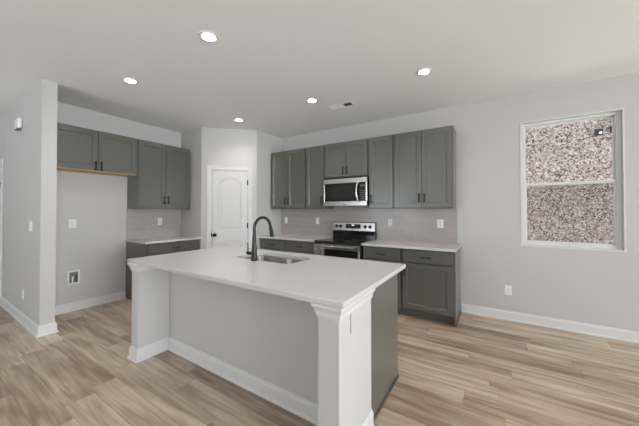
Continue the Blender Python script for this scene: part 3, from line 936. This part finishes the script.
outlet('wall_outlet', 'white outlet on the tile between the corner counter and the range', (-2.652, ys, 1.183), 0, group=OG)
outlet('wall_outlet', 'white outlet on the tile just on the window side of the range', (-1.314, ys, 1.184), 0, group=OG)
outlet('wall_outlet', 'white outlet on the tile under the last wall cabinet', (-0.595, ys, 1.184), 0, 0.084, group=OG)
outlet('wall_outlet', 'white outlet low on the grey wall under the window side', (0.184, YB, 0.371), 0, group=OG)
outlet('wall_outlet', 'white outlet on the tile over the short counter', (XL + .009, 2.466, 1.182), R(90), group=OG)
outlet('wall_outlet', 'white outlet in the fridge alcove above the water box', (XL, 1.314, 1.189), R(90), 0.082, group=OG)
outlet('wall_outlet', 'white outlet low on the stub wall under the switch', (-4.84, YH0, 0.345), 0, group=OG)
outlet('wall_switch', 'white light switch on the stub wall', (-4.533, YH0, 1.185), 0, 0.116, kind='rocker', cat='switch')
t = thing('cover_plate', 'blank cover plate painted like the bright end face of the island column', 'cover plate', (IX1, 1.364, 0.70), R(90))
bm = bmesh.new(); add_box(bm, -.038, .038, -.007, -.0004, 0, .125, .002, 2); obj('plate', bm, WALL, t)
bm = bmesh.new(); add_lathe(bm, [(.003, 0), (.003, .001), (.001, .0015)], 12, Matrix.Translation((0, -.007, .0625)) @ MY); obj('screw', bm, WALL, t)
# motion sensor / chime high on the stub wall
t = thing('wall_sensor', 'white sensor box high on the stub wall near the ceiling', 'sensor', (-5.06, YH0, 2.385), 0)
bm = bmesh.new(); add_box(bm, -.09, .09, -.045, -.0005, 0.02, 0.15, .02, 3); obj('housing', bm, PLATE, t, True)
bm = bmesh.new(); add_box(bm, -.05, .05, -.045, -.006, 0.0, 0.0195, .004); obj('lens', bm, GREYP, t)
# refrigerator water box
t = thing('water_supply_box', 'recessed white water line box low in the fridge alcove', 'water box', (XL, 1.333, 0.362), R(90))
bm = bmesh.new()
bw, bh = 0.047, 0.185
for (x0, x1, z0, z1) in ((-bw - .02, -bw, 0, bh), (bw, bw + .02, 0, bh), (-bw, bw, 0, .02), (-bw, bw, bh - .02, bh)):
    add_box(bm, x0, x1, -.010, -.0005, z0, z1, .002)
obj('flange', bm, PLATE, t)
bm = bmesh.new(); add_box(bm, -bw, bw, -.003, -.0005, .02, bh - .02); obj('back_plate', bm, GREYP, t)
bm = bmesh.new()
add_tube(bm, [(-.015, -.012, .022), (-.015, -.012, .09)], .008, 10)
add_box(bm, -.024, -.006, -.022, -.003, .085, .105, .002)
obj('valve', bm, PLATE, t)
bm = bmesh.new(); add_tube(bm, [(.025, -.012, .03), (.025, -.012, .125)], .006, 10); obj('supply_stub', bm, BLKP, t)

# ------------------------------------------------------------------ ceiling lights and vent
SPOT_W = 27
def downlight(label, x, y):
    t = thing('recessed_downlight', label, 'ceiling light', (x, y, H), 0, 'recessed ceiling lights')
    bm = bmesh.new()
    add_lathe(bm, [(0.080, -0.0005), (0.080, -0.004), (0.075, -0.007), (0.056, -0.007), (0.049, -0.002), (0.049, -0.0005)], 32, cap=False)
    obj('trim_ring', bm, PLATE, t, True)
    bm = bmesh.new()
    add_lathe(bm, [(0.0485, -0.0012), (0.046, -0.0035), (0.03, -0.0045), (0.001, -0.005)], 32, cap=True)
    obj('lens', bm, LAMP, t, True)
    ld = bpy.data.lights.new('lamp_beam', 'SPOT')
    ld.energy = SPOT_W
    ld.spot_size = R(134); ld.spot_blend = 0.7
    ld.shadow_soft_size = 0.05
    ld.color = (0.98, 0.97, 0.96)
    lo = bpy.data.objects.new('lamp_beam', ld); C.objects.link(lo)
    lo.parent = t; lo.location = (0, 0, -0.012)
    return t
proto = downlight('glowing recessed ceiling light nearest the viewer over the island front', -1.967, 1.388)
for lab, x, y in (('recessed ceiling light over the living area side of the island end', -0.573, 1.39), ('glowing recessed ceiling light in front of the fridge alcove cabinets', -3.37, 1.395),
                  ('glowing recessed ceiling light nearest the pantry door', -3.37, 2.925),
                  ('glowing recessed ceiling light between the ceiling vent and the pantry', -1.962, 2.922),
                  ('glowing recessed ceiling light over the floor between window and wall cabinets', -0.573, 2.938)):
    c = copy_tree(proto); c.location = (x, y, H); c['label'] = lab

t = thing('ceiling_vent', 'white louvred air vent in the ceiling before the range cabinets', 'vent', (-1.705, 3.275, H), R(0))
vw, vd = 0.195, 0.075
bm = bmesh.new()
for (x0, x1, y0, y1) in ((-vw, vw, -vd, -vd + .022), (-vw, vw, vd - .022, vd), (-vw, -vw + .022, -vd + .022, vd - .022), (vw - .022, vw, -vd + .022, vd - .022)):
    add_box(bm, x0, x1, y0, y1, -.009, -.0005, .002)
obj('vent_frame', bm, VENTW, t)
bm = bmesh.new(); add_box(bm, -vw + .022, vw - .022, -vd + .022, vd - .022, -.0015, -.0006); obj('duct_opening', bm, DUCT, t)
for i in range(7):
    y = -vd + .022 + (i + .5) * (2 * vd - .044) / 7
    bm = bmesh.new()
    add_box(bm, -vw + .022, 0.03, -.0005, .0005, -.010, .010)
    bmesh.ops.rotate(bm, verts=bm.verts[:], cent=(0, 0, 0), matrix=Matrix.Rotation(R(62), 3, 'X'))
    bmesh.ops.translate(bm, verts=bm.verts[:], vec=(0, y, -.0075))
    obj('louvre', bm, VENTW, t)
for i in range(4):
    x = 0.145 + i * .0085
    bm = bmesh.new(); add_box(bm, x - .0025, x + .0025, -vd + .022, vd - .022, -.008, -.002); obj('louvre', bm, VENTW, t)
